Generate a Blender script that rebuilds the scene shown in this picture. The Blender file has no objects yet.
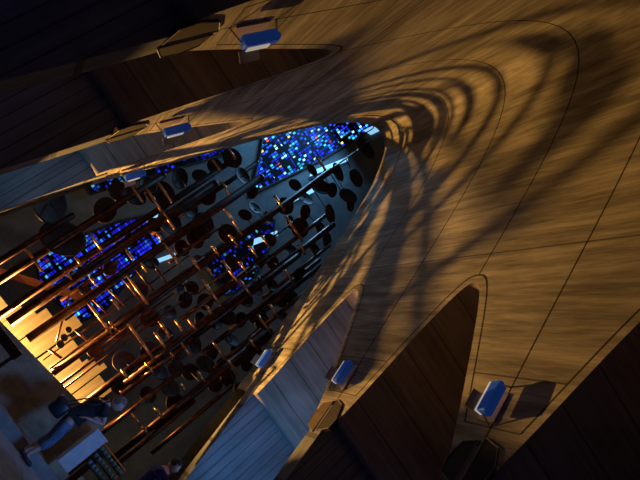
import bpy, bmesh, math, random
from mathutils import Vector, Matrix
random.seed(7)
S = bpy.context.scene
COL = S.collection
# ------------------------------------------------------------------ camera
A, PT, YW, FPX = 0.6611972, 0.4118723, 0.1815279, 667.31
Rv = Vector((math.cos(YW), -math.sin(YW), 0))
Fw = Vector((math.sin(YW)*math.cos(PT), math.cos(YW)*math.cos(PT), math.sin(PT)))
Uv = Vector((-math.sin(YW)*math.sin(PT), -math.cos(YW)*math.sin(PT), math.cos(PT)))
cx_ = math.sin(A)*Rv + math.cos(A)*Uv
cy_ = -math.cos(A)*Rv + math.sin(A)*Uv
cd = bpy.data.cameras.new('camera'); cam = bpy.data.objects.new('camera', cd); COL.objects.link(cam)
m = Matrix.Identity(4)
for i in range(3):
    m[i][0] = cx_[i]; m[i][1] = cy_[i]; m[i][2] = -Fw[i]
CAMZ = 1.03
m[2][3] = CAMZ
cam.matrix_world = m
cd.sensor_width = 36; cd.lens = FPX/640*36; cd.clip_start = .05; cd.clip_end = 200
S.camera = cam
# ------------------------------------------------------------------ world, exposure
w = bpy.data.worlds.new('world'); S.world = w; w.use_nodes = True
w.node_tree.nodes['Background'].inputs[0].default_value = (.10, .22, .6, 1)
w.node_tree.nodes['Background'].inputs[1].default_value = .004
S.view_settings.view_transform = 'Standard'; S.view_settings.look = 'None'
S.view_settings.exposure = 0.0; S.view_settings.gamma = 1; S.view_settings.use_curve_mapping = False
H = 3.0                       # height of the lamp row above the eye
XC = 0.42202*H                # centre line of the nave
def P3(dx, y, z): return Vector((XC + dx*H, y*H, z*H + CAMZ))   # nave units to metres
def light(name, kind, loc, target, energy, color, size=.1, size_y=None, spot=None, blend=.5):
    d = bpy.data.lights.new(name, kind); d.energy = energy; d.color = color
    if kind == 'AREA':
        d.size = size
        if size_y: d.shape = 'RECTANGLE'; d.size_y = size_y
    else: d.shadow_soft_size = size
    if spot: d.spot_size = math.radians(spot); d.spot_blend = blend
    o = bpy.data.objects.new(name, d); COL.objects.link(o); o.location = loc
    o.rotation_euler = (Vector(target)-Vector(loc)).to_track_quat('-Z', 'Y').to_euler()
    return o
WARM = (1, .50, .12); BLUE = (.12, .36, 1.0)
light('sanctuary_floodlight_beam', 'SPOT', (.80, 13.9, .30), (1.3, 8.2, 7.4), 3500, WARM, .035, spot=110, blend=.6)
light('stall_light', 'AREA', (1.0, 14.15, .30), (1.0, 15.0, .9), 60, (1, .75, .38), 2.6, .25)
light('east_daylight', 'AREA', (.2, 15.5, 10.4), (.5, 16.4, 5.0), 200, (.18, .52, .95), 1.5, 1.0)
light('west_blue_fill', 'AREA', (1.3, -2.2, 4.5), (1.3, 6, 3.2), 2.6, (.06, .25, 1), 3.0, 4.0)  # added blue fill behind the camera; no west window is modelled
light('bay_daylight_and_fill', 'AREA', (4.7, 10.1, 2.3), (3.8, 11.6, 4.4), 30, (.09, .38, .95), .7, 2.0)
light('bay_daylight_and_fill', 'SPOT', (4.3, 6.6, 2.6), (1.7, 11.1, .45), 420, (.10, .34, 1), .4, spot=34, blend=.8)  # added spot confined to the stooping visitor and the floor around
light('bay_daylight_and_fill', 'AREA', (-2.3, 10.1, 2.4), (-1.2, 11.6, 4.4), 11, (.13, .48, .9), .7, 2.0)

# ------------------------------------------------------------------ materials
def mat(name, color, rough=.6, metal=0, emit=None, es=0, noise=None, amt=.3, bump=0, spec=.5):
    M = bpy.data.materials.new(name); M.use_nodes = True; nt = M.node_tree; b = nt.nodes['Principled BSDF']
    b.inputs['Base Color'].default_value = (*color, 1); b.inputs['Roughness'].default_value = rough
    b.inputs['Metallic'].default_value = metal; b.inputs['Specular IOR Level'].default_value = spec
    if emit: b.inputs['Emission Color'].default_value = (*emit, 1); b.inputs['Emission Strength'].default_value = es
    if noise:
        tc = nt.nodes.new('ShaderNodeTexCoord'); mp = nt.nodes.new('ShaderNodeMapping'); mp.inputs['Scale'].default_value = noise
        n = nt.nodes.new('ShaderNodeTexNoise'); n.inputs['Scale'].default_value = 1; n.inputs['Detail'].default_value = 6
        r = nt.nodes.new('ShaderNodeValToRGB')
        r.color_ramp.elements[0].position = .35; r.color_ramp.elements[1].position = .68
        r.color_ramp.elements[0].color = (*[c*(1-amt) for c in color], 1); r.color_ramp.elements[1].color = (*[min(1, c*(1+amt)) for c in color], 1)
        nt.links.new(tc.outputs['Object'], mp.inputs[0]); nt.links.new(mp.outputs[0], n.inputs['Vector'])
        nt.links.new(n.outputs['Fac'], r.inputs[0]); nt.links.new(r.outputs[0], b.inputs['Base Color'])
        if bump:
            bp = nt.nodes.new('ShaderNodeBump'); bp.inputs['Strength'].default_value = bump; bp.inputs['Distance'].default_value = .01
            nt.links.new(n.outputs['Fac'], bp.inputs['Height']); nt.links.new(bp.outputs[0], b.inputs['Normal'])
    return M
class NT:
    def __init__(s, M): s.nt = M.node_tree
    def n(s, t, **k):
        x = s.nt.nodes.new(t)
        for a, v in k.items(): setattr(x, a, v)
        return x
    def l(s, a, b): s.nt.links.new(a, b)
    def math(s, op, a, b=None, c=None):
        x = s.n('ShaderNodeMath', operation=op)
        for i, v in enumerate((a, b, c)):
            if v is None: continue
            if isinstance(v, (int, float)): x.inputs[i].default_value = v
            else: s.l(v, x.inputs[i])
        return x.outputs[0]
def board_concrete(name, color, grain, pitch_axis, pitch, seams=None, amt=.35):
    """board-marked concrete: grain = noise scale per axis, joints every pitch along pitch_axis"""
    M = bpy.data.materials.new(name); M.use_nodes = True; g = NT(M); b = M.node_tree.nodes['Principled BSDF']
    b.inputs['Roughness'].default_value = .85; b.inputs['Specular IOR Level'].default_value = .25
    geo = g.n('ShaderNodeNewGeometry'); sep = g.n('ShaderNodeSeparateXYZ'); g.l(geo.outputs['Position'], sep.inputs[0])
    def noise(sc, detail=6, rough=.6):
        mp = g.n('ShaderNodeMapping'); mp.inputs['Scale'].default_value = sc; g.l(geo.outputs['Position'], mp.inputs[0])
        n = g.n('ShaderNodeTexNoise'); n.inputs['Scale'].default_value = 1; n.inputs['Detail'].default_value = detail; n.inputs['Roughness'].default_value = rough
        g.l(mp.outputs[0], n.inputs['Vector']); return n.outputs['Fac']
    n1 = noise(grain, 8, .7); n2 = noise((.9, .5, .9), 3); n3 = noise(tuple(c*.28 for c in grain), 5, .75)
    # long streaks left by boards
    r1 = g.n('ShaderNodeMapRange'); g.l(n3, r1.inputs[0]); r1.inputs[1].default_value = .38; r1.inputs[2].default_value = .62; r1.inputs[3].default_value = 1-amt; r1.inputs[4].default_value = 1+amt*.7
    r2 = g.n('ShaderNodeMapRange'); g.l(n1, r2.inputs[0]); r2.inputs[1].default_value = .35; r2.inputs[2].default_value = .65; r2.inputs[3].default_value = 1-amt*.8; r2.inputs[4].default_value = 1+amt*.6
    r3 = g.n('ShaderNodeMapRange'); g.l(n2, r3.inputs[0]); r3.inputs[1].default_value = .3; r3.inputs[2].default_value = .7; r3.inputs[3].default_value = .8; r3.inputs[4].default_value = 1.2
    f = g.math('MULTIPLY', g.math('MULTIPLY', r1.outputs[0], r2.outputs[0]), r3.outputs[0])
    ax = {'X': 0, 'Y': 1, 'Z': 2}[pitch_axis]
    if pitch:
        t = g.math('PINGPONG', sep.outputs[ax], pitch/2)
        j = g.math('LESS_THAN', t, .008)
        f = g.math('MULTIPLY', f, g.math('SUBTRACT', 1, g.math('MULTIPLY', j, .55)))
    if seams:
        y1, hb, zs = seams
        t = g.math('PINGPONG', g.math('SUBTRACT', sep.outputs[1], y1), hb/2)   # 0 at y1 + k*hb
        s1 = g.math('LESS_THAN', t, .013)
        at = g.n('ShaderNodeAttribute', attribute_name='edge'); e = at.outputs['Fac']
        s2 = g.math('LESS_THAN', g.math('ABSOLUTE', g.math('SUBTRACT', e, .115)), .013)
        above = g.math('GREATER_THAN', e, .115)
        lo = g.math('GREATER_THAN', sep.outputs[2], zs[0])
        s = g.math('MAXIMUM', g.math('MULTIPLY', s1, above), g.math('MULTIPLY', s2, lo))
        for z in zs:
            q = g.math('MULTIPLY', g.math('LESS_THAN', g.math('ABSOLUTE', g.math('SUBTRACT', sep.outputs[2], z)), .009), g.math('MULTIPLY', above, .75))
            s = g.math('MAXIMUM', s, q)
        f = g.math('MULTIPLY', f, g.math('SUBTRACT', 1, g.math('MULTIPLY', s, .88)))
    mix = g.n('ShaderNodeVectorMath', operation='SCALE'); mix.inputs[0].default_value = color; g.l(f, mix.inputs['Scale'])
    g.l(mix.outputs[0], b.inputs['Base Color'])
    bp = g.n('ShaderNodeBump'); bp.inputs['Strength'].default_value = .5; bp.inputs['Distance'].default_value = .015
    g.l(n1, bp.inputs['Height']); g.l(bp.outputs[0], b.inputs['Normal'])
    return M
def glass_mosaic(name, cell, strength, pal, density=.62, seed=0):
    """thick coloured glass chips set in dark mortar"""
    M = bpy.data.materials.new(name); M.use_nodes = True; g = NT(M); b = M.node_tree.nodes['Principled BSDF']
    tc = g.n('ShaderNodeTexCoord'); sep = g.n('ShaderNodeSeparateXYZ'); g.l(tc.outputs['Object'], sep.inputs[0])
    u = g.math('ADD', g.math('DIVIDE', sep.outputs[0], cell[0]), seed); v = g.math('DIVIDE', sep.outputs[2], cell[1])
    comb = g.n('ShaderNodeCombineXYZ'); g.l(g.math('FLOOR', u), comb.inputs[0]); g.l(g.math('FLOOR', v), comb.inputs[1])
    wn = g.n('ShaderNodeTexWhiteNoise', noise_dimensions='2D'); g.l(comb.outputs[0], wn.inputs['Vector'])
    sc = g.n('ShaderNodeSeparateColor'); g.l(wn.outputs['Color'], sc.inputs[0])
    ramp = g.n('ShaderNodeValToRGB'); ramp.color_ramp.interpolation = 'CONSTANT'
    el = ramp.color_ramp.elements; el[0].position = 0; el[0].color = (*pal[0][1], 1); el[1].position = pal[1][0]; el[1].color = (*pal[1][1], 1)
    for p, c in pal[2:]: e = el.new(p); e.color = (*c, 1)
    g.l(sc.outputs[0], ramp.inputs[0])
    fu = g.math('FRACT', u); fv = g.math('FRACT', v)
    inside = g.math('MULTIPLY', g.math('LESS_THAN', g.math('ABSOLUTE', g.math('SUBTRACT', fu, .5)), .36), g.math('LESS_THAN', g.math('ABSOLUTE', g.math('SUBTRACT', fv, .5)), .39))
    lit = g.math('MULTIPLY', g.math('LESS_THAN', sc.outputs[1], density), g.math('ADD', .25, sc.outputs[2]))
    bars = g.math('GREATER_THAN', g.math('PINGPONG', sep.outputs[2], .36), .035)
    bars2 = g.math('GREATER_THAN', g.math('PINGPONG', sep.outputs[0], .31), .025)
    st = g.math('MULTIPLY', g.math('MULTIPLY', inside, lit), g.math('MULTIPLY', g.math('MULTIPLY', bars, bars2), strength))
    b.inputs['Base Color'].default_value = (.008, .009, .012, 1); b.inputs['Roughness'].default_value = .9; b.inputs['Specular IOR Level'].default_value = .05
    g.l(ramp.outputs[0], b.inputs['Emission Color']); g.l(st, b.inputs['Emission Strength'])
    return M
Y1, B = 1.79675, 1.08223
seamdef = ((Y1*H), B/2*H, [.935*H+CAMZ, 1.12*H+CAMZ, 1.69*H+CAMZ])
CONC = (.36, .33, .25)
M_vault = board_concrete('vault_concrete', CONC, (9, 1.1, 16), 'Z', 0, seamdef, .42)
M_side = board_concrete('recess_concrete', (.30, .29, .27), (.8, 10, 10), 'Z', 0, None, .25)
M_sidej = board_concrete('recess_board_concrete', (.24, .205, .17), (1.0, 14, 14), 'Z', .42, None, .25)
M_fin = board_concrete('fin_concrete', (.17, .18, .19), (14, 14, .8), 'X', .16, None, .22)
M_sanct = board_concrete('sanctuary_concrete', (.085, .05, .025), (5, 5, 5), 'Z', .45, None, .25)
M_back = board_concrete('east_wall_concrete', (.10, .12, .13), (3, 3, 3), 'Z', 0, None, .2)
M_floor = board_concrete('floor_stone', (.28, .27, .25), (3, 3, 3), 'X', .9, None, .2)
M_parapet = board_concrete('parapet_stone', (.36, .29, .19), (3, 3, 5), 'X', 0, None, .3)
M_dark = mat('frame_and_niche_shade', (.016, .012, .009), .9, noise=(8, 2, 8))  # near-black of window frames; on niche panels it paints the shade
M_niche = mat('niche_brown', (.07, .04, .022), .8, noise=(10, 1, 10))
M_bronze = mat('bronze', (.13, .05, .022), .32, .9, noise=(4, 4, 9), amt=.5)
M_bronze2 = mat('dark_bronze', (.065, .028, .02), .38, .85, noise=(4, 4, 9), amt=.5)
M_brass = mat('brass_rod', (.62, .30, .12), .3, .9)
M_disc = mat('disc_bronze', (.035, .014, .009), .6, .4, noise=(9, 9, 9), amt=.5)
M_wood = mat('blond_wood', (.72, .47, .17), .5, noise=(9, 9, 1.2), amt=.18)
M_redwood = mat('red_brown_wood', (.38, .12, .04), .45, noise=(2, 9, 9), amt=.4)
M_darkwood = mat('dark_red_wood', (.04, .010, .009), .4, noise=(5, 5, 5), amt=.4)
M_bluebox = mat('blue_lit_enamel', (.02, .15, .85), .42, emit=(.01, .10, .6), es=.10, noise=(4, 4, 4), amt=.12)  # faint emission stands in for blue light falling on the housings
M_bracket = mat('galvanised_steel', (.45, .42, .38), .35, .8)
M_plate = mat('mounting_plate', (.34, .27, .25), .6)
M_lens = mat('lamp_lens', (.8, .85, .9), .15, 0, emit=(1, .85, .6), es=.35)
M_stonew = mat('pale_stone', (.55, .57, .58), .6, noise=(6, 6, 6), amt=.12)
pal_blue = [(0, (.01, .015, .55)), (.34, (.012, .05, .95)), (.56, (.02, .22, 1)), (.74, (.03, .55, .9)), (.86, (.35, .8, 1)), (.95, (.9, .65, .1)), (.985, (.8, .08, .03))]
pal_deep = [(0, (.01, .01, .6)), (.42, (.02, .04, 1)), (.72, (.03, .25, 1)), (.9, (.1, .6, .8)), (.97, (.4, .03, .15))]
M_glass1 = glass_mosaic('upper_mosaic_glass', (.075, .10), 2.0, pal_blue, .60, 3)
M_glass2 = glass_mosaic('lower_mosaic_glass', (.10, .07), 1.3, pal_deep, .8, 11)
M_glass3 = glass_mosaic('dim_mosaic_glass', (.09, .09), .7, pal_deep, .4, 23)
M_slit = mat('pale_slit_glass', (.3, .5, .7), .3, emit=(.30, .68, 1), es=.9)
M_baywin = mat('bay_window_glass', (.05, .08, .3), .2, emit=(.10, .14, .55), es=.5)

# ------------------------------------------------------------------ mesh helpers
def link(name, me, material, parent=None):
    o = bpy.data.objects.new(name, me); COL.objects.link(o)
    if material: me.materials.append(material)
    if parent: o.parent = parent
    return o
def obj(name, bm, material, parent=None, smooth=False):
    bmesh.ops.recalc_face_normals(bm, faces=bm.faces)
    me = bpy.data.meshes.new(name); bm.to_mesh(me); bm.free()
    if smooth:
        for p in me.polygons: p.use_smooth = True
    return link(name, me, material, parent)
def tag(o, label, cat, group=None):
    o['label'] = label; o['category'] = cat
    if group: o['group'] = group
    return o
def struct(o, label=None):
    o['kind'] = 'structure'
    if label: o['label'] = label
    return o
def thing(name, label, cat, loc=(0, 0, 0), rot=(0, 0, 0), group=None):
    o = bpy.data.objects.new(name, None); COL.objects.link(o); o.location = loc; o.rotation_euler = rot; o.empty_display_size = .1
    return tag(o, label, cat, group)
def box(bm, c, s, rot=None, bevel=0):
    M = Matrix.Translation(c) @ ((rot.to_matrix().to_4x4() if rot else Matrix.Identity(4))) @ Matrix.Diagonal((*s, 1))
    r = bmesh.ops.create_cube(bm, size=1, matrix=M)
    if bevel:
        es = list({e for v in r['verts'] for e in v.link_edges})
        bmesh.ops.bevel(bm, geom=es, offset=bevel, segments=2, affect='EDGES', profile=.6)
def tube(bm, a, b, r, seg=12, r2=None):
    a = Vector(a); b = Vector(b); d = b-a
    M = Matrix.Translation((a+b)/2) @ d.to_track_quat('Z', 'Y').to_matrix().to_4x4()
    bmesh.ops.create_cone(bm, cap_ends=True, segments=seg, radius1=r, radius2=r if r2 is None else r2, depth=d.length, matrix=M)
def lathe(bm, prof, seg=20, M=Matrix.Identity(4)):
    rings = []
    for r, z in prof:
        rings.append([bm.verts.new(M @ Vector((r*math.cos(2*math.pi*k/seg), r*math.sin(2*math.pi*k/seg), z))) for k in range(seg)])
    for a, b in zip(rings, rings[1:]):
        for k in range(seg): bm.faces.new((a[k], a[(k+1) % seg], b[(k+1) % seg], b[k]))
    bm.faces.new(rings[0]); bm.faces.new(rings[-1])
def prism(bm, pts, d):
    """polygon of points extruded by the vector d"""
    d = Vector(d); a = [bm.verts.new(p) for p in pts]; b = [bm.verts.new(Vector(p)+d) for p in pts]
    bm.faces.new(a); bm.faces.new(b[::-1])
    for i in range(len(a)): j = (i+1) % len(a); bm.faces.new((a[i], a[j], b[j], b[i]))

# ------------------------------------------------------------------ the nave shell
PROF = [(0, 2.779), (.05, 2.768), (.1, 2.733), (.15, 2.675), (.2, 2.596), (.25, 2.497), (.3, 2.38), (.35, 2.246), (.4, 2.1), (.45, 1.942), (.5, 1.777), (.55, 1.607), (.6, 1.435), (.65, 1.267), (.7, 1.104), (.75, .94), (.775, .85), (.80, .74), (.83, .60), (.90, .29), (1.05, -.3433)]
def width(z):
    for (a, za), (b, zb) in zip(PROF, PROF[1:]):
        if za >= z >= zb: return a+(b-a)*(za-z)/(za-zb) if za > zb else a
    return PROF[-1][0]
for_mid = [Y1+(k+.5)*B for k in range(-3, 2)]
ZP = .80; XOUT = 1.42; YEND = 4.22; YBEG = -.9
def zside(y):
    best = ZP
    for ym in for_mid:
        d = abs(y-ym)
        if d < .43: best = max(best, 1.535-2.2*(math.hypot(d, .10)-.10))
    return best
ys = []
y = YBEG
while y < YEND: ys.append(y); y += .0125
ys.append(YEND)
NZ = 46
verts = []; faces = []; edge = []
for side in (-1, 1):
    base = len(verts)
    for y in ys:
        zb = zside(y); g = (zside(y+.005)-zside(y-.005))/.01
        for k in range(NZ+1):
            t = k/NZ; z = 2.779-(2.779-zb)*t**1.5 if k else 2.779
            verts.append(P3(side*width(z), y, z)); edge.append((z-zb)*H/math.sqrt(1+g*g))
    for i in range(len(ys)-1):
        for k in range(NZ):
            a = base+i*(NZ+1)+k; q = (a, a+1, a+NZ+2, a+NZ+1)
            faces.append(q if side > 0 else q[::-1])
me = bpy.data.meshes.new('ceiling'); me.from_pydata(verts, [], faces)
at = me.attributes.new('edge', 'FLOAT', 'POINT'); at.data.foreach_set('value', edge)
for p in me.polygons: p.use_smooth = True
struct(link('ceiling', me, M_vault), 'board-marked concrete parabolic nave vault')
# side vaults running outward from each arch
tn = 0
for side, sn in ((-1, 'left'), (1, 'right')):
    for bi, ym in enumerate(for_mid):
        if ym < .1: continue
        vv = []; ff = []; yy = [ym-B/2+.06+(B-.12)*i/90 for i in range(91)]
        for y in yy:
            z = zside(y)
            if y-(ym-B/2) < .06 or (ym+B/2)-y < .06: z = ZP
            x0 = width(z)
            for k in range(5): vv.append(P3(side*(x0+(XOUT-x0)*k/4), y, z))
        for i in range(90):
            for k in range(4):
                a = i*5+k; q = (a, a+1, a+6, a+5); ff.append(q if side > 0 else q[::-1])
        me = bpy.data.meshes.new('side_vault'); me.from_pydata(vv, [], ff)
        for p in me.polygons: p.use_smooth = True
        tn += 1
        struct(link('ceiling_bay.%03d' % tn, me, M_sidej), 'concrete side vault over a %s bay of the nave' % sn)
    # outer wall
    bm = bmesh.new(); prism(bm, [P3(side*XOUT, YBEG, -.3433), P3(side*XOUT, YEND, -.3433), P3(side*XOUT, YEND, 1.6), P3(side*XOUT, YBEG, 1.6)], (side*.2, 0, 0))
    struct(obj('wall_'+sn, bm, M_side))
    # transverse fins under the piers
    for k in range(-1, 3):
        yk = Y1+k*B
        bm = bmesh.new()
        th = .055
        pr = [P3(side*.765, yk-th, .86), P3(side*.80, yk-th, .72), P3(side*.83, yk-th, .58), P3(side*.90, yk-th, .27), P3(side*1.05, yk-th, -.3433), P3(side*XOUT, yk-th, -.3433), P3(side*XOUT, yk-th, .86)]
        prism(bm, pr, (0, 2*th*H, 0))
        tn += 1
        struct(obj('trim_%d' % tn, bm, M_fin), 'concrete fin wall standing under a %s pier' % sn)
        # window strip in the outer wall of the bay beyond each fin
        if k >= 0:
            bm = bmesh.new(); a = P3(side*(XOUT-.012), yk-.40, -.1); 
            box(bm, P3(side*(XOUT-.01), yk-.36, .30), (.05, .5, 2.7))
            w_ = struct(obj('window_%d' % (10+tn), bm, M_baywin), 'narrow blue window strip in a %s bay' % sn)
# soffit under the pier foot and two pentagonal panels coloured dark as niche shade
niche_names = []
for side, sn in ((-1, 'left'), (1, 'right')):
    for k, where in ((0, 'nearest'), (1, 'middle')):
        yk = Y1+k*B
        for q, qn in ((-1, 'near'), (1, 'far')):
            def foot(a, z, off):  # a: offset along the nave, off: proud of the surface
                p = P3(side*(width(z)), yk+q*a, z); return p+Vector((-side*off, 0, -off*.25))
            outline = [(.012, .715), (.105, .745), (.118, .80), (.085, .865), (.012, .885)]
            if q == -1: outline = [(a, z+.01) for a, z in outline]
            c = (sum(a for a, z in outline)/5, sum(z for a, z in outline)/5)
            t = thing('niche', '%s dark niche on the %s pier foot, %s edge of the photo' % ({'near': 'nearer', 'far': 'farther'}[qn], where, 'upper' if side < 0 else 'lower'), 'niche', foot(*c, 0), group=None)
            inv = Matrix.Translation(-foot(*c, 0))
            bm = bmesh.new(); prism(bm, [inv @ foot(a, z, .02) for a, z in outline], (side*.05, 0, 0))
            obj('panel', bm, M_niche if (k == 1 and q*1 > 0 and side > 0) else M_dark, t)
            bm = bmesh.new()
            for i in range(5):
                a0, a1 = outline[i], outline[(i+1) % 5]
                tube(bm, inv @ foot(*a0, .022), inv @ foot(*a1, .022), .005, 6)
            obj('rim', bm, M_plate, t)
# end of the nave: transverse wall around the opening
def ring_pts(y, sc=0):
    pts = []
    zz = [2.779, 2.76, 2.72, 2.66, 2.58, 2.48, 2.36, 2.22, 2.05, 1.85, 1.6, 1.35, 1.1, .9, .8, .6, .29, -.3433]
    L_ = [(-width(z)-sc, z+sc*.9) for z in zz[::-1]]; R_ = [(width(z)+sc, z+sc*.9) for z in zz[1:]]
    return [P3(d, y, max(z, -.3433)) for d, z in L_+R_]
bm = bmesh.new()
a = [bm.verts.new(p) for p in ring_pts(YEND)]; b = [bm.verts.new(p) for p in ring_pts(YEND+.03, .06)]; c = [bm.verts.new(p) for p in ring_pts(YEND+.03, .9)]
for i in range(len(a)-1):
    for p, q in ((a, b), (b, c)):
        bm.faces.new((p[i], p[i+1], q[i+1], q[i]))
struct(obj('wall_chancel', bm, M_side), 'wall around the parabolic chancel opening')
# sanctuary shell
SY0, SY1 = 4.25, 5.5
sp = [(-1.5, -.3433), (-1.45, 1.0), (-1.0, 2.7), (0, 4.5), (1.0, 2.7), (1.45, 1.0), (1.5, -.3433)]
bm = bmesh.new(); a = [bm.verts.new(P3(d, SY0, z)) for d, z in sp]; b = [bm.verts.new(P3(d, SY1, z)) for d, z in sp]
for i in range(6): bm.faces.new((a[i], a[i+1], b[i+1], b[i]))
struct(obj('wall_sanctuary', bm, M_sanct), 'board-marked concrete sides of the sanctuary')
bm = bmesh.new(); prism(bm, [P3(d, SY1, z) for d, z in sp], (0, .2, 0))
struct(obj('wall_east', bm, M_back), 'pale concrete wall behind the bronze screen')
bm = bmesh.new(); box(bm, (1.27, 5.2, -.1), (13, 16.6, .2)); struct(obj('floor', bm, M_floor))
bm = bmesh.new(); box(bm, (1.27, 14.4, .02), (9, 6.6, .30)); struct(obj('floor_chancel', bm, M_floor), 'chancel platform one step above the nave')
bm = bmesh.new(); prism(bm, [P3(-XOUT, YBEG, -.3433), P3(XOUT, YBEG, -.3433), P3(XOUT, YBEG, 1.6), P3(0, YBEG, 2.9), P3(-XOUT, YBEG, 1.6)], (0, -.2, 0))
struct(obj('wall_west', bm, M_side))

# mosaic glass windows in the east wall: outlines in (dx, z)
def window(n, pts, M, y=SY1-.012, label='', frame=True):
    c = P3(sum(p[0] for p in pts)/len(pts), y, sum(p[1] for p in pts)/len(pts))
    bm = bmesh.new(); prism(bm, [P3(d, y, z)-c for d, z in pts], (0, .03, 0))
    o = obj('window_%d' % n, bm, M); o.location = c; struct(o, label)
    if frame:
        bm = bmesh.new()
        for i in range(len(pts)):
            p, q = pts[i], pts[(i+1) % len(pts)]; tube(bm, P3(p[0], y, p[1])-c, P3(q[0], y, q[1])-c, .03, 6)
        obj('window_frame', bm, M_dark, o)
window(1, [(-.10, 3.78), (-.56, 2.62), (-.36, 2.42), (-.11, 2.12), (.0, 2.9), (.04, 3.55)], M_glass1, label='tall blue mosaic window high on the east wall')
window(2, [(-.66, 2.42), (-.98, 1.0), (-.84, 1.0), (-.52, 2.15)], M_glass3, label='thin dim mosaic strip at the left edge of the east wall')
window(3, [(-.68, .40), (-.54, 1.05), (-.42, 1.36), (-.20, 1.24), (-.10, .80), (-.02, .56), (-.07, .36), (-.28, .32), (-.45, .29)], M_glass2, label='low blue mosaic window left of centre')
window(4, [(.08, 1.42), (.10, 1.85), (.19, 2.18), (.33, 2.06), (.54, 1.62), (.46, 1.42)], M_glass3, label='dim mosaic window right of centre')
for n, pts in enumerate(([(-.45, 1.24), (-.40, 1.42), (-.37, 1.40), (-.42, 1.22)], [(-.13, 1.10), (-.08, 1.28), (-.05, 1.27), (-.10, 1.08)], [(.22, 1.92), (.28, 2.14), (.32, 2.12), (.26, 1.88)], [(.03, 2.75), (.12, 3.15), (.15, 3.12), (.06, 2.70)], [(.0, 3.45), (.05, 3.8), (.12, 3.75), (.08, 3.5)], [(.12, 2.45), (.16, 2.68), (.2, 2.66), (.16, 2.43)])):
    window(5+n, pts, M_slit, SY1-.02, 'pale slit of daylight in the east wall', False)

# ------------------------------------------------------------------ floodlights on the piers
def make_flood(loc, side, tilt, label):
    t = thing('floodlight', label, 'lamp', loc, (0, -tilt*side, 0), 'floodlights on the nave piers')
    # local axes: Z up along the wall, -side X towards the nave
    s = -side
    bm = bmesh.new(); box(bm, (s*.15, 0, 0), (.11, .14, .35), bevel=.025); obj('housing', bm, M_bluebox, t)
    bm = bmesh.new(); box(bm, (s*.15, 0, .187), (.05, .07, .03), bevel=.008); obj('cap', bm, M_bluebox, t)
    bm = bmesh.new(); box(bm, *(((s*.155, .083, -.01), (.09, .02, .34)) if side > 0 else ((s*.212, .03, -.03), (.012, .08, .22))), bevel=.004); obj('lens', bm, M_lens, t)
    bm = bmesh.new(); box(bm, (s*.24, .13, -.09), (.10, .012, .20), rot=Matrix.Rotation(s*.5, 3, 'Z').to_quaternion()); obj('barn_door', bm, M_plate, t)
    for z in (-.2, .2):
        bm = bmesh.new(); tube(bm, (0, .02, z*1.15), (s*.15, .0, z*.9), .009, 8); obj('bracket_arm', bm, M_bracket, t)
    bm = bmesh.new(); box(bm, (s*.012, .10, -.02), (.024, .26, .34), bevel=.004); obj('mounting_plate', bm, M_plate, t)
    return t
ords = ['nearest', 'middle', 'farthest']
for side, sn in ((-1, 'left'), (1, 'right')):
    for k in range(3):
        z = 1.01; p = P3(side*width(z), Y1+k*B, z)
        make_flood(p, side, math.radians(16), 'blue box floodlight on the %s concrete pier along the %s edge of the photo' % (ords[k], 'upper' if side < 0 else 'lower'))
# ------------------------------------------------------------------ camera ray helper: real points measured off the photograph
def ray_at(px, py, ydist):
    vx, vy = px-320, py-240
    u = vx*math.cos(A)-vy*math.sin(A); r = vx*math.sin(A)+vy*math.cos(A)
    F = FPX*math.cos(PT)-u*math.sin(PT); Z = FPX*math.sin(PT)+u*math.cos(PT)
    X = r*math.cos(YW)+F*math.sin(YW); Y = -r*math.sin(YW)+F*math.cos(YW)
    k = ydist/Y
    return Vector((X*k, ydist, Z*k+CAMZ))
# ------------------------------------------------------------------ the hanging bronze screen
scr = thing('bronze_screen', 'tall bronze screen of upright tubes, short rungs and round discs filling the chancel opening', 'sculpture', (XC, 13.6, .17))
def sadd(name, bm, M, smooth=True):
    o = obj(name, bm, M, None, smooth)
    o.data.transform(Matrix.Translation(-scr.location)); o.parent = scr
    return o
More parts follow.
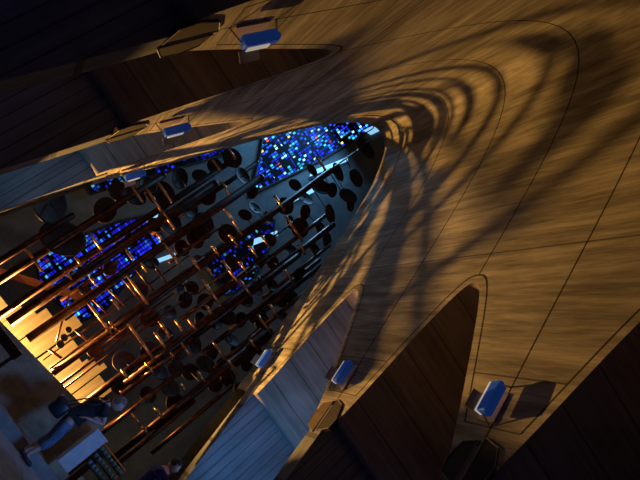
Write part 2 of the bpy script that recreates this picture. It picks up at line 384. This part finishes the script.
# (foot, head, distance along the nave, radius)
tubes = [((-20, 276), (71, 214), 12.9, .045), ((-20, 299), (160, 172), 12.88, .055), ((-20, 318), (240, 164), 13.6, .045), ((9, 323), (214, 184), 12.9, .07),
 ((26, 337), (262, 180), 12.88, .065), ((41, 358), (190, 258), 13.5, .035), ((48, 366), (205, 260), 12.8, .05), ((53, 374), (330, 170), 13.0, .07), ((60, 384), (165, 306), 13.6, .04),
 ((63, 389), (180, 302), 12.88, .045), ((76, 406), (172, 340), 13.2, .05), ((100, 432), (180, 374), 12.8, .03), ((118, 390), (235, 310), 13.6, .055), ((105, 456), (255, 350), 12.88, .05),
 ((112, 466), (195, 403), 12.88, .035), ((150, 424), (272, 335), 12.88, .055), ((240, 372), (290, 312), 13.0, .03), ((120, 378), (262, 286), 12.88, .06), ((160, 350), (262, 280), 13.8, .045),
 ((190, 335), (300, 258), 13.2, .05), ((200, 352), (320, 262), 13.9, .04), ((215, 252), (345, 160), 14.2, .045), ((230, 300), (335, 228), 13.4, .05), ((250, 320), (320, 268), 13.0, .045),
 ((110, 240), (215, 176), 14.2, .04), ((150, 232), (258, 165), 14.4, .04), ((180, 318), (250, 270), 12.8, .035), ((195, 290), (300, 222), 13.8, .045), ((265, 215), (372, 142), 14.0, .035), ((100, 345), (190, 283), 13.4, .04), ((140, 300), (200, 262), 14, .03), ((90, 440), (140, 402), 13.2, .03),
 ((150, 452), (232, 388), 12.9, .035), ((208, 372), (262, 330), 13.2, .03), ((232, 352), (300, 298), 13.8, .03), ((196, 388), (250, 346), 13.0, .028), ((248, 338), (318, 282), 13.4, .03), ((262, 298), (330, 246), 13.6, .03),
 ((262, 262), (330, 214), 13.2, .035), ((245, 230), (318, 182), 13.8, .03), ((168, 262), (222, 226), 13.2, .03), ((92, 262), (150, 224), 13.6, .03), ((60, 300), (118, 262), 13.8, .025), ((175, 345), (236, 300), 13.2, .03), ((212, 300), (262, 264), 13.6, .03), ((140, 378), (196, 338), 13.4, .035)]
tl = []
for a, b, yy, r in tubes:
    yy = 12.88+(yy-12.88)*.3
    pa, pb = ray_at(*a, yy), ray_at(*b, yy); x = (pa.x+pb.x)/2; r *= 1.3 if not .95 < x < 1.9 else (1.0 if r > .069 else .6 if r > .06 else .5)
    z0, z1 = pa.z, pb.z
    bm = bmesh.new()
    tube(bm, (x, yy, z0), (x, yy, z1), r, 14); bmesh.ops.create_uvsphere(bm, u_segments=14, v_segments=8, radius=r, matrix=Matrix.Translation((x, yy, z1)))
    sadd('tube', bm, M_bronze if r < .05 else M_bronze2); tl.append((x, yy, z0, z1, r))
rungs = [((26, 250), (33, 258)), ((36, 262), (42, 271)), ((88, 231), (103, 251)), ((75, 257), (82, 265)), ((90, 277), (96, 284)), ((87, 302), (112, 333)), ((127, 275), (148, 304)), ((163, 243), (181, 266)),
 ((124, 248), (133, 258)), ((158, 234), (162, 240)), ((203, 280), (221, 305)), ((207, 268), (213, 275)), ((206, 306), (212, 313)), ((224, 210), (244, 233)), ((131, 182), (141, 203)), ((145, 187), (160, 208)),
 ((161, 210), (175, 228)), ((158, 182), (172, 202)), ((129, 325), (154, 358)), ((155, 333), (166, 347)), ((122, 370), (128, 378)), ((170, 352), (174, 357)), ((181, 343), (191, 355)), ((181, 384), (186, 391)),
 ((133, 415), (141, 425)), ((142, 426), (149, 435)), ((222, 262), (242, 285)), ((213, 342), (225, 358)), ((258, 316), (272, 333)), ((285, 218), (305, 240)), ((222, 182), (230, 193)), ((228, 148), (236, 158)),
 ((213, 160), (221, 171)), ((192, 258), (200, 270)), ((240, 280), (252, 296)), ((146, 363), (154, 374)), ((160, 322), (170, 336)), ((250, 246), (258, 257)), ((275, 196), (285, 210)), ((318, 158), (326, 170)), ((113, 300), (120, 309)), ((175, 320), (183, 330)), ((230, 235), (238, 246)),
 ((228, 360), (238, 374)), ((250, 340), (258, 350)), ((270, 305), (279, 317)), ((285, 270), (294, 283)), ((300, 245), (306, 254)), ((198, 372), (205, 382)), ((155, 408), (163, 418)), ((188, 318), (196, 330)), ((170, 250), (177, 260)), ((140, 262), (147, 271)), ((110, 322), (117, 331)), ((240, 262), (247, 272)), ((262, 236), (269, 246)), ((66, 272), (72, 280)), ((213, 246), (219, 255))]
for i, (a, b) in enumerate(rungs):
    pa, pb = ray_at(*a, 12.8), ray_at(*b, 12.8); z = (pa.z+pb.z)/2
    yy = 12.82
    bm = bmesh.new(); tube(bm, (pa.x, yy, z), (pb.x, yy, z), .027, 10)
    for p in (pa.x, pb.x): tube(bm, (p, yy, z), (p, yy+.09, z), .018, 8)
    sadd('rung', bm, M_brass)
# low cross bars and small discs, added to cast shadow bands up the vault
for a, b, rr in (((1.38, 1.20), (1.72, 1.30), .024), ((1.36, 1.74), (1.74, 1.82), .024), ((1.34, 1.38), (.80, 2.02), .020), ((1.05, 2.62), (1.55, 2.70), .02), ((1.0, 2.95), (1.6, 2.98), .022), ((1.02, 3.25), (1.62, 3.28), .024), ((1.08, 3.58), (1.66, 3.56), .026), ((1.10, 2.30), (1.48, 2.36), .02)):
    bm = bmesh.new(); tube(bm, (a[0]-.46, 12.9, a[1]), (b[0]-.46, 12.9, b[1]), rr, 10); sadd('rung', bm, M_bronze)
for x, z, R in ((.97, 1.40, .075), (.91, 1.52, .07), (.84, 1.66, .06)):
    bm = bmesh.new(); lathe(bm, [(.01, -.012), (R*.9, -.01), (R, 0), (R*.9, .01), (.01, .006)], 18, Matrix.Translation((x, 12.93, z)) @ Matrix.Rotation(1.2, 4, 'X')); sadd('disc', bm, M_disc)
# discs: image centre, half-width in pixels, depth
discs = [(365, 148, 11), (338, 172, 8), (356, 178, 8), (348, 196, 8), (320, 186, 9), (305, 198, 8), (330, 214, 8), (300, 228, 8), (285, 206, 7), (50, 203, 14), (63, 238, 15), (160, 193, 11), (120, 192, 8), (134, 196, 9), (148, 185, 7),
 (170, 222, 10), (190, 208, 8), (207, 196, 7), (215, 166, 6), (232, 158, 8), (243, 176, 8), (203, 226, 10), (228, 234, 8), (195, 238, 8), (180, 178, 8), (200, 176, 6), (105, 210, 9), (270, 240, 7), (258, 262, 7), (232, 262, 7), (246, 300, 8),
 (125, 362, 11), (120, 384, 9), (165, 335, 8), (180, 352, 8), (170, 388, 9), (175, 403, 9), (205, 364, 9), (247, 364, 7), (228, 378, 8), (150, 318, 9), (185, 300, 8), (215, 322, 8), (232, 340, 8), (140, 290, 8), (150, 262, 9), (178, 288, 7),
 (265, 340, 7), (280, 300, 8), (300, 275, 8), (315, 250, 8), (272, 285, 7), (255, 208, 8), (268, 218, 7), (245, 215, 7), (332, 190, 8), (312, 170, 7), (118, 330, 8), (95, 350, 7), (148, 350, 8), (195, 345, 8), (160, 372, 8), (148, 395, 8), (130, 240, 7), (110, 268, 7), (85, 290, 6), (295, 185, 7), (350, 205, 7), (200, 320, 8), (240, 320, 8), (170, 312, 7), (155, 225, 7), (320, 228, 7), (262, 316, 7), (215, 385, 7), (190, 372, 8), (222, 366, 8), (238, 352, 8), (255, 352, 8), (262, 322, 8), (284, 318, 7), (292, 298, 8), (256, 288, 8), (312, 270, 8), (327, 240, 8), (272, 262, 8), (290, 250, 8), (228, 318, 8), (205, 302, 8), (192, 288, 7), (222, 282, 8), (200, 262, 8), (182, 248, 8), (212, 352, 8), (176, 368, 8), (240, 390, 7), (305, 212, 8), (290, 222, 7), (252, 192, 7)]
for i, (px, py, rp) in enumerate(discs):
    yy = 12.95+random.random()*.4 if i > 5 else 13.3
    p = ray_at(px, py, yy); R = rp*(yy+1.5)/FPX*(1.3 if i < 27 else 1.0)
    tilt = Matrix.Rotation(random.uniform(-.5, .5), 4, 'Z') @ Matrix.Rotation(random.uniform(.9, 1.5), 4, 'X')
    bm = bmesh.new()
    lathe(bm, [(.01, -.035), (R*.55, -.03), (R*.9, -.012), (R, .006), (R*.97, .014), (R*.85, .004), (R*.5, -.012), (.01, -.02)], 24, Matrix.Translation(p) @ tilt)
    # stub that carries the disc from the nearest tube
    near = min(tl, key=lambda t: abs(t[0]-p.x)+abs(t[1]-p.y)*.5+(0 if t[2] < p.z < t[3] else 2))
    if abs(near[0]-p.x) < 1.0 and near[2] < p.z < near[3]: tube(bm, p, (near[0], near[1], p.z), .012, 6)
    o = sadd('disc', bm, M_disc)

# ------------------------------------------------------------------ chancel furniture
# low stone parapet
bm = bmesh.new(); prism(bm, [(-1.6, 11.8, .17), (2.45, 11.8, .17), (2.45, 11.8, 1.12), (.0, 11.8, .87), (-1.6, 11.8, .73)], (0, .22, 0))
tag(obj('parapet', bm, M_parapet), 'long low stone parapet with a rising top edge at the foot of the bronze screen', 'wall')
# pale stone pier at its end
t = thing('stone_pedestal', 'pale upright stone pedestal beside the stooping person', 'pedestal', (2.40, 11.42, .17))
bm = bmesh.new(); box(bm, (0, 0, .07), (.34, .34, .14), bevel=.006); obj('plinth', bm, M_parapet, t)
bm = bmesh.new(); box(bm, (0, 0, .485), (.25, .28, .69), bevel=.008); obj('shaft', bm, M_stonew, t)
bm = bmesh.new(); box(bm, (0, 0, .85), (.27, .30, .04), bevel=.006); obj('cap', bm, M_stonew, t)
# blond panels
spec = [(-.46, .09, 1.12, -.13, 1.31, 'leftmost and lowest', 0), (.10, .57, 1.45, .34, 1.67, 'second from the left', .04), (.60, 1.06, 1.82, .80, 2.04, 'tallest', .08), (1.10, 1.50, 1.71, 1.38, 1.86, 'fourth from the left', .04), (1.54, 1.80, 1.58, 1.70, 1.70, 'narrowest', .0), (1.83, 2.10, 1.80, 1.98, 1.92, 'sixth from the left', .05), (2.13, 2.56, 1.70, 2.40, 1.85, 'rightmost', .02)]
for x0, x1, zt, xe, ze, nm, dy in spec:
    t = thing('choir_stall', '%s of the bright blond wood panels behind the bronze tubes' % nm, 'choir stall', ((x0+x1)/2, 15.0+dy, .17), group='blond wood panels behind the screen')
    cx = (x0+x1)/2
    bm = bmesh.new(); box(bm, (0, 0, (zt-.17)/2), (x1-x0, .06, zt-.17), bevel=.006); obj('panel', bm, M_wood, t)
    bm = bmesh.new(); box(bm, ((xe+x1)/2-cx, 0, (zt+ze)/2-.17), (x1-xe, .08, ze-zt), bevel=.006); obj('finial_block', bm, M_wood, t)
    bm = bmesh.new(); box(bm, (0, .22, .45), (x1-x0-.02, .36, .05), bevel=.006); obj('seat', bm, M_redwood, t)
for xa, xb, nm, hb in ((-.9, .42, 'left', .68), (1.22, 3.0, 'right', .76)):  # added benches, hidden by the parapet, keep the floodlight off the fin edges
    t = thing('blocker_bench', 'added dark bench behind the parapet blocking the floodlight, on the %s' % nm, 'bench', ((xa+xb)/2, 12.75, .17))
    W = xb-xa
    bm = bmesh.new(); box(bm, (0, -.2, hb/2), (W, .04, hb), bevel=.006); obj('backrest', bm, M_darkwood, t)
    bm = bmesh.new(); box(bm, (0, .02, .43), (W, .40, .04), bevel=.006); obj('seat', bm, M_darkwood, t)
    for sx in (-1, 1):
        bm = bmesh.new(); box(bm, (sx*(W/2-.03), .0, .215), (.05, .36, .43), bevel=.006); obj('leg', bm, M_darkwood, t)
# sloping wood rail on the east wall
bm = bmesh.new(); a = Vector((-1.9, 15.6, .65)); b = Vector((.75, 15.6, 2.5)); box(bm, (a+b)/2, ((b-a).length, .1, .16), rot=(b-a).to_track_quat('X', 'Z'), bevel=.01)
tag(obj('wooden_rail', bm, M_redwood), 'sloping red-brown wooden rail behind the blond panels', 'rail')
# wooden lectern at left edge
t = thing('reading_desk', 'dark red wooden reading desk at the left edge in front of the parapet', 'desk', (.27, 10.5, 0))
bm = bmesh.new(); box(bm, (0, 0, .79), (.62, .42, .14), bevel=.01); obj('top', bm, M_darkwood, t)
for sx in (-1, 1):
    for sy in (-1, 1):
        bm = bmesh.new(); box(bm, (sx*.27, sy*.17, .36), (.035, .035, .72)); obj('leg', bm, M_darkwood, t)
bm = bmesh.new(); box(bm, (0, -.17, .42), (.52, .025, .03)); obj('stretcher', bm, M_darkwood, t)
# votive candle rack
VR = Vector((2.98, 11.75, .17)); t = thing('votive_rack', 'stepped metal candle rack beside the stone pedestal', 'candle rack', VR)
for k in range(3):
    bm = bmesh.new(); box(bm, (0, k*.11, .42+k*.13), (.62, .12, .02)); obj('shelf', bm, M_bronze2, t)
for sx in (-1, 1):
    for yy, h in ((-.04, .42), (.26, .80)):
        bm = bmesh.new(); tube(bm, (sx*.30, yy, 0), (sx*.30, yy, h), .013, 8); obj('leg', bm, M_brass, t)
bm = bmesh.new(); tube(bm, (-.30, .26, .80), (.30, .26, .80), .013, 8); obj('top_rail', bm, M_brass, t)
M_cup = mat('teal_glass', (.10, .36, .42), .15, 0, spec=.8)
M_wax = mat('wax', (.6, .55, .42), .6)
rown = ['lowest', 'middle', 'top']; coln = ['at the left end', 'second from the left', 'third from the left', 'fourth from the left', 'fifth from the left', 'second from the right', 'at the right end']
cup0 = None
for k in range(3):
    for j in range(7):
        loc = VR+Vector((-.255+j*.085, k*.11, .43+k*.13)); lab = 'small teal glass candle cup %s of the %s shelf of the rack' % (coln[j], rown[k])
        if cup0 is None:
            bm = bmesh.new(); lathe(bm, [(.02, 0), (.028, .01), (.034, .07), (.031, .07), (.025, .012), (.01, .01)], 14)
            cup0 = obj('candle_cup', bm, M_cup, None, True); cup0.location = loc; o = cup0
            bm = bmesh.new(); tube(bm, (0, 0, .013), (0, 0, .045), .022, 12); wx = obj('candle', bm, M_wax, cup0)
        else:
            o = cup0.copy(); COL.objects.link(o); o.location = loc
            c = wx.copy(); COL.objects.link(c); c.parent = o
        tag(o, lab, 'candle cup', 'candle cups on the rack')

# ------------------------------------------------------------------ people
M_skin = mat('skin', (.50, .30, .23), .55, noise=(20, 20, 20), amt=.08)
M_shirt = mat('black_cotton', (.012, .012, .016), .85, noise=(14, 14, 14), amt=.3)
M_denim = mat('blue_denim', (.09, .15, .26), .85, noise=(30, 30, 8), amt=.4)
M_navy = mat('royal_blue_cotton', (.01, .02, .22), .8, noise=(14, 14, 14), amt=.3)
M_hair = mat('greying_hair', (.16, .13, .11), .6, noise=(60, 60, 12), amt=.5)
M_hair2 = mat('dark_hair', (.018, .013, .011), .5, noise=(60, 60, 12), amt=.5)
M_shoe = mat('dark_shoe', (.015, .017, .03), .5, noise=(9, 9, 9))
M_bag = mat('black_leather', (.012, .015, .025), .38, noise=(16, 16, 16), bump=.3)
M_eye = mat('eye_white', (.7, .7, .68), .3); M_iris = mat('iris', (.03, .02, .015), .3); M_lip = mat('lips', (.32, .12, .10), .5)
def skin(name, pts, edges, radii, M, parent, root=0, sub=2):
    me = bpy.data.meshes.new(name); me.from_pydata([Vector(p) for p in pts], edges, [])
    o = link(name, me, M, parent)
    mod = o.modifiers.new('skin', 'SKIN'); mod.use_smooth_shade = True
    for i, r in enumerate(radii):
        v = me.skin_vertices[0].data[i]; v.radius = (r, r) if isinstance(r, (int, float)) else r; v.use_root = (i == root)
    s = o.modifiers.new('sub', 'SUBSURF'); s.levels = s.render_levels = sub
    return o
def head(parent, loc, rot, hairM, hair_len):
    """head facing local +X, built as child meshes; chin to crown .23 m"""
    e = Matrix.Translation(loc) @ rot
    def shp(v):
        x, y, z = v
        k = 1-.22*max(0, -z)*1.1
        X = .095*x*(1 if x > 0 else 1.08); Y = .076*y*k; Z = .118*z
        if x > .2 and z < -.5: X += .012
        return Vector((X, Y, Z))
    bm = bmesh.new(); bmesh.ops.create_uvsphere(bm, u_segments=28, v_segments=20, radius=1)
    for v in bm.verts:
        c = v.co.copy(); p = shp(c)
        if c.x > .6:
            nose = math.exp(-((c.y/.16)**2))*math.exp(-(((c.z+.12)/.22)**2)); p.x += .026*nose
            for s in (-1, 1): p.x -= .010*math.exp(-(((c.y-s*.38)/.18)**2))*math.exp(-(((c.z-.08)/.13)**2))
            p.x += .007*math.exp(-((c.y/.3)**2))*math.exp(-(((c.z+.48)/.09)**2))
        v.co = p
    bm.transform(e); hd = obj('head', bm, M_skin, parent, True)
    for s in (-1, 1):
        bm = bmesh.new(); bmesh.ops.create_uvsphere(bm, u_segments=12, v_segments=8, radius=1, matrix=e @ Matrix.Translation((-.004, s*.076, -.004)) @ Matrix.Diagonal((.018, .009, .031, 1))); obj('ear', bm, M_skin, hd, True)
        bm = bmesh.new(); bmesh.ops.create_uvsphere(bm, u_segments=12, v_segments=8, radius=.012, matrix=e @ Matrix.Translation((.078, s*.031, .009))); obj('eye', bm, M_eye, hd, True)
        bm = bmesh.new(); bmesh.ops.create_uvsphere(bm, u_segments=10, v_segments=6, radius=.006, matrix=e @ Matrix.Translation((.0875, s*.031, .009))); obj('iris', bm, M_iris, hd, True)
    bm = bmesh.new(); bmesh.ops.create_uvsphere(bm, u_segments=12, v_segments=8, radius=1, matrix=e @ Matrix.Translation((.089, 0, -.058)) @ Matrix.Diagonal((.010, .024, .008, 1))); obj('mouth', bm, M_lip, hd, True)
    bm = bmesh.new(); bmesh.ops.create_uvsphere(bm, u_segments=32, v_segments=22, radius=1)
    kill = []
    for v in bm.verts:
        c = v.co.copy()
        if (c.x > .30 and c.z < .55-.25*abs(c.y)) or c.z < -hair_len or (c.x > .02 and c.z < -.15): kill.append(v); continue
        n = 1.0+.05*math.sin(c.y*23+c.z*9)*math.cos(c.x*17)
        v.co = Vector((.103*c.x*(1 if c.x > 0 else 1.13), .088*c.y, .128*c.z))*n
    bmesh.ops.delete(bm, geom=kill, context='VERTS'); bm.transform(e)
    h = obj('hair', bm, hairM, parent, True)
    sm = h.modifiers.new('thick', 'SOLIDIFY'); sm.thickness = .018; sm.offset = -1
    return hd
def hand_pts(wrist, dirv, palm_n, side=1, curl=.5):
    """five finger chains rooted in the palm; returns pts, edges, radii with vertex 0 at the wrist"""
    d = Vector(dirv).normalized(); n = Vector(palm_n).normalized(); s = d.cross(n).normalized()*side
    wv = Vector(wrist); pts = [wv, wv+d*.045, wv+d*.075]; ed = [(0, 1), (1, 2)]; rr = [.024, (.034, .018), (.036, .015)]
    lens = [.068, .076, .070, .055]
    for i, L in enumerate(lens):
        base = wv+d*.085+s*((i-1.5)*.021); b = len(pts)
        q1 = base+d*L*.45-n*L*.12*curl*2; q2 = q1+(d*(1-curl)-n*curl).normalized()*L*.32; q3 = q2+(d*(1-1.6*curl)-n*curl).normalized()*L*.26
        pts += [base, q1, q2, q3]; ed += [(2, b), (b, b+1), (b+1, b+2), (b+2, b+3)]; rr += [.010, .0092, .0085, .0075]
    b = len(pts); th = wv+d*.035-s*.034; pts += [th, th+d*.03-s*.02-n*.012, th+d*.056-s*.026-n*.024]; ed += [(1, b), (b, b+1), (b+1, b+2)]; rr += [.013, .011, .009]
    return pts, ed, rr
def merge(parts):
    P_, E_, R_ = [], [], []
    for pts, ed, rr, attach in parts:
        off = len(P_)
        if attach is None: P_ += pts; R_ += rr; E_ += ed
        else:   # vertex 0 of the part is the existing vertex
            mp = lambda i: attach if i == 0 else off+i-1
            P_ += pts[1:]; R_ += rr[1:]; E_ += [(mp(a), mp(b)) for a, b in ed]
    return P_, E_, R_
def person(label, root, J, shirtM, legM, hairM, head_rot, hair_len, capri=.5):
    """J: joints relative to root"""
    t = thing('person', label, 'person', root)
    v = {k: Vector(p) for k, p in J.items()}
    names = ['pelvis', 'waist', 'chest', 'neckbase', 'neck', 'hipL', 'kneeL', 'ankL', 'toeL', 'hipR', 'kneeR', 'ankR', 'toeR', 'shL', 'elL', 'wrL', 'shR', 'elR', 'wrR']
    ix = {n: i for i, n in enumerate(names)}
    e = [('pelvis', 'waist'), ('waist', 'chest'), ('chest', 'neckbase'), ('neckbase', 'neck'), ('pelvis', 'hipL'), ('hipL', 'kneeL'), ('kneeL', 'ankL'), ('ankL', 'toeL'), ('pelvis', 'hipR'), ('hipR', 'kneeR'), ('kneeR', 'ankR'), ('ankR', 'toeR'), ('neckbase', 'shL'), ('shL', 'elL'), ('elL', 'wrL'), ('neckbase', 'shR'), ('shR', 'elR'), ('elR', 'wrR')]
    rad = dict(pelvis=.12, waist=.105, chest=.118, neckbase=.065, neck=.046, hipL=.088, kneeL=.055, ankL=.034, toeL=.03, hipR=.088, kneeR=.055, ankR=.034, toeR=.03, shL=.055, elL=.038, wrL=.025, shR=.055, elR=.038, wrR=.025)
    parts = [([v[n] for n in names], [(ix[a], ix[b]) for a, b in e], [rad[n] for n in names], None)]
    for s, sd in (('L', 1), ('R', -1)):
        d = v['wr'+s]-v['el'+s]
        parts.append((*hand_pts(v['wr'+s], d, (0, 0, 1) if abs(d.normalized().z) < .8 else (0, 1, 0), sd), ix['wr'+s]))
    P_, E_, R_ = merge(parts)
    skin('body', P_, E_, R_, M_skin, t)
    def sub(nm, keys, es, rr, M):
        return skin(nm, [v[k] if isinstance(k, str) else k for k in keys], es, rr, M, t)
    def lerp(a, b, f): return v[a].lerp(v[b], f)
    sub('shirt', ['waist', 'chest', 'neckbase', 'shL', lerp('shL', 'elL', .62), 'shR', lerp('shR', 'elR', .62), lerp('pelvis', 'waist', .25)], [(0, 1), (1, 2), (2, 3), (3, 4), (2, 5), (5, 6), (0, 7)], [.150, .172, .105, .085, .07, .085, .07, .155], shirtM)
    kl = lambda s: lerp('knee'+s, 'ank'+s, capri)
    sub('trousers', ['pelvis', 'hipL', 'kneeL', kl('L'), 'hipR', 'kneeR', kl('R'), lerp('pelvis', 'waist', .5)], [(0, 1), (1, 2), (2, 3), (0, 4), (4, 5), (5, 6), (0, 7)], [.133, .105, .074, .064, .105, .074, .064, .124], legM)
    for s in 'LR':
        a = v['ank'+s]; tt = v['toe'+s]; dd = (tt-a); dd.z = 0; dd.normalize()
        sk = skin('shoe', [Vector((a.x, a.y, .045))-dd*.045, Vector((a.x, a.y, .05))+dd*.03, Vector((a.x, a.y, .04))+dd*.12, Vector((a.x, a.y, .032))+dd*.175], [(0, 1), (1, 2), (2, 3)], [.043, .046, .04, .028], M_shoe, t)
    head(t, v['neck']+Vector(J['_head']), head_rot, hairM, hair_len)
    return t
# stooping visitor, seen from her left, leaning her elbow on the stone pedestal
r0 = Vector((1.80, 10.9, 0)); k_ = 1.04
J1 = dict(pelvis=(.02, 0, .84), waist=(.03, 0, .99), chest=(.10, 0, 1.18), neckbase=(.18, 0, 1.33), neck=(.235, -.005, 1.40), hipL=(.02, .085, .80), kneeL=(.07, .09, .44), ankL=(-.02, .10, .08), toeL=(.16, .12, .03),
 hipR=(.02, -.085, .80), kneeR=(.09, -.10, .43), ankR=(.02, -.14, .08), toeR=(.19, -.17, .03), shL=(.17, .165, 1.29), elL=(.42, .28, 1.125), wrL=(.24, .18, 1.10), shR=(.17, -.165, 1.29), elR=(.37, -.16, 1.13), wrR=(.17, -.19, 1.03))
J1['_head'] = (.055, 0, .09)
p1 = person('person in black t-shirt and cropped jeans stooping over the stone pedestal', r0, J1, M_shirt, M_denim, M_hair, Matrix.Rotation(-.35, 4, 'Z') @ Matrix.Rotation(.2, 4, 'Y'), .35)
bt = thing('shoulder_bag', 'black leather shoulder bag hanging behind the hip of the stooping person', 'bag', (1.57, 10.87, .70))
bm = bmesh.new(); box(bm, (0, 0, .10), (.24, .30, .27), bevel=.06); obj('pouch', bm, M_bag, bt, True)
bm = bmesh.new(); box(bm, (-.06, 0, .19), (.15, .27, .13), bevel=.05); obj('flap', bm, M_bag, bt, True)
st = [(.02, -.12, .2), (.12, -.17, .36), (.28, -.20, .52), (.38, -.12, .70), (.36, .02, .72), (.26, .14, .6), (.12, .14, .40), (.02, .12, .22)]
skin('strap', st, [(i, i+1) for i in range(7)], [.012]*8, M_bag, bt, sub=1)
r1 = Vector((3.40, 10.95, 0))
J2 = dict(pelvis=(-.02, 0, .92), waist=(-.02, 0, 1.06), chest=(-.03, 0, 1.26), neckbase=(-.01, 0, 1.42), neck=(.02, 0, 1.50), hipL=(-.02, .09, .88), kneeL=(0, .09, .48), ankL=(-.03, .10, .08), toeL=(.13, .10, .03),
 hipR=(-.02, -.09, .88), kneeR=(0, -.09, .48), ankR=(-.02, -.10, .08), toeR=(.14, -.12, .03), shL=(-.01, .17, 1.40), elL=(.02, .22, 1.12), wrL=(.16, .20, .92), shR=(-.01, -.17, 1.40), elR=(.0, -.22, 1.12), wrR=(.14, -.20, .92))
J2['_head'] = (.03, 0, .10)
person('dark-haired person in royal blue shirt standing beyond the stooping person', r1, J2, M_navy, M_denim, M_hair2, Matrix.Rotation(-.5, 4, 'Z') @ Matrix.Rotation(.2, 4, 'Y'), .3, capri=.95)
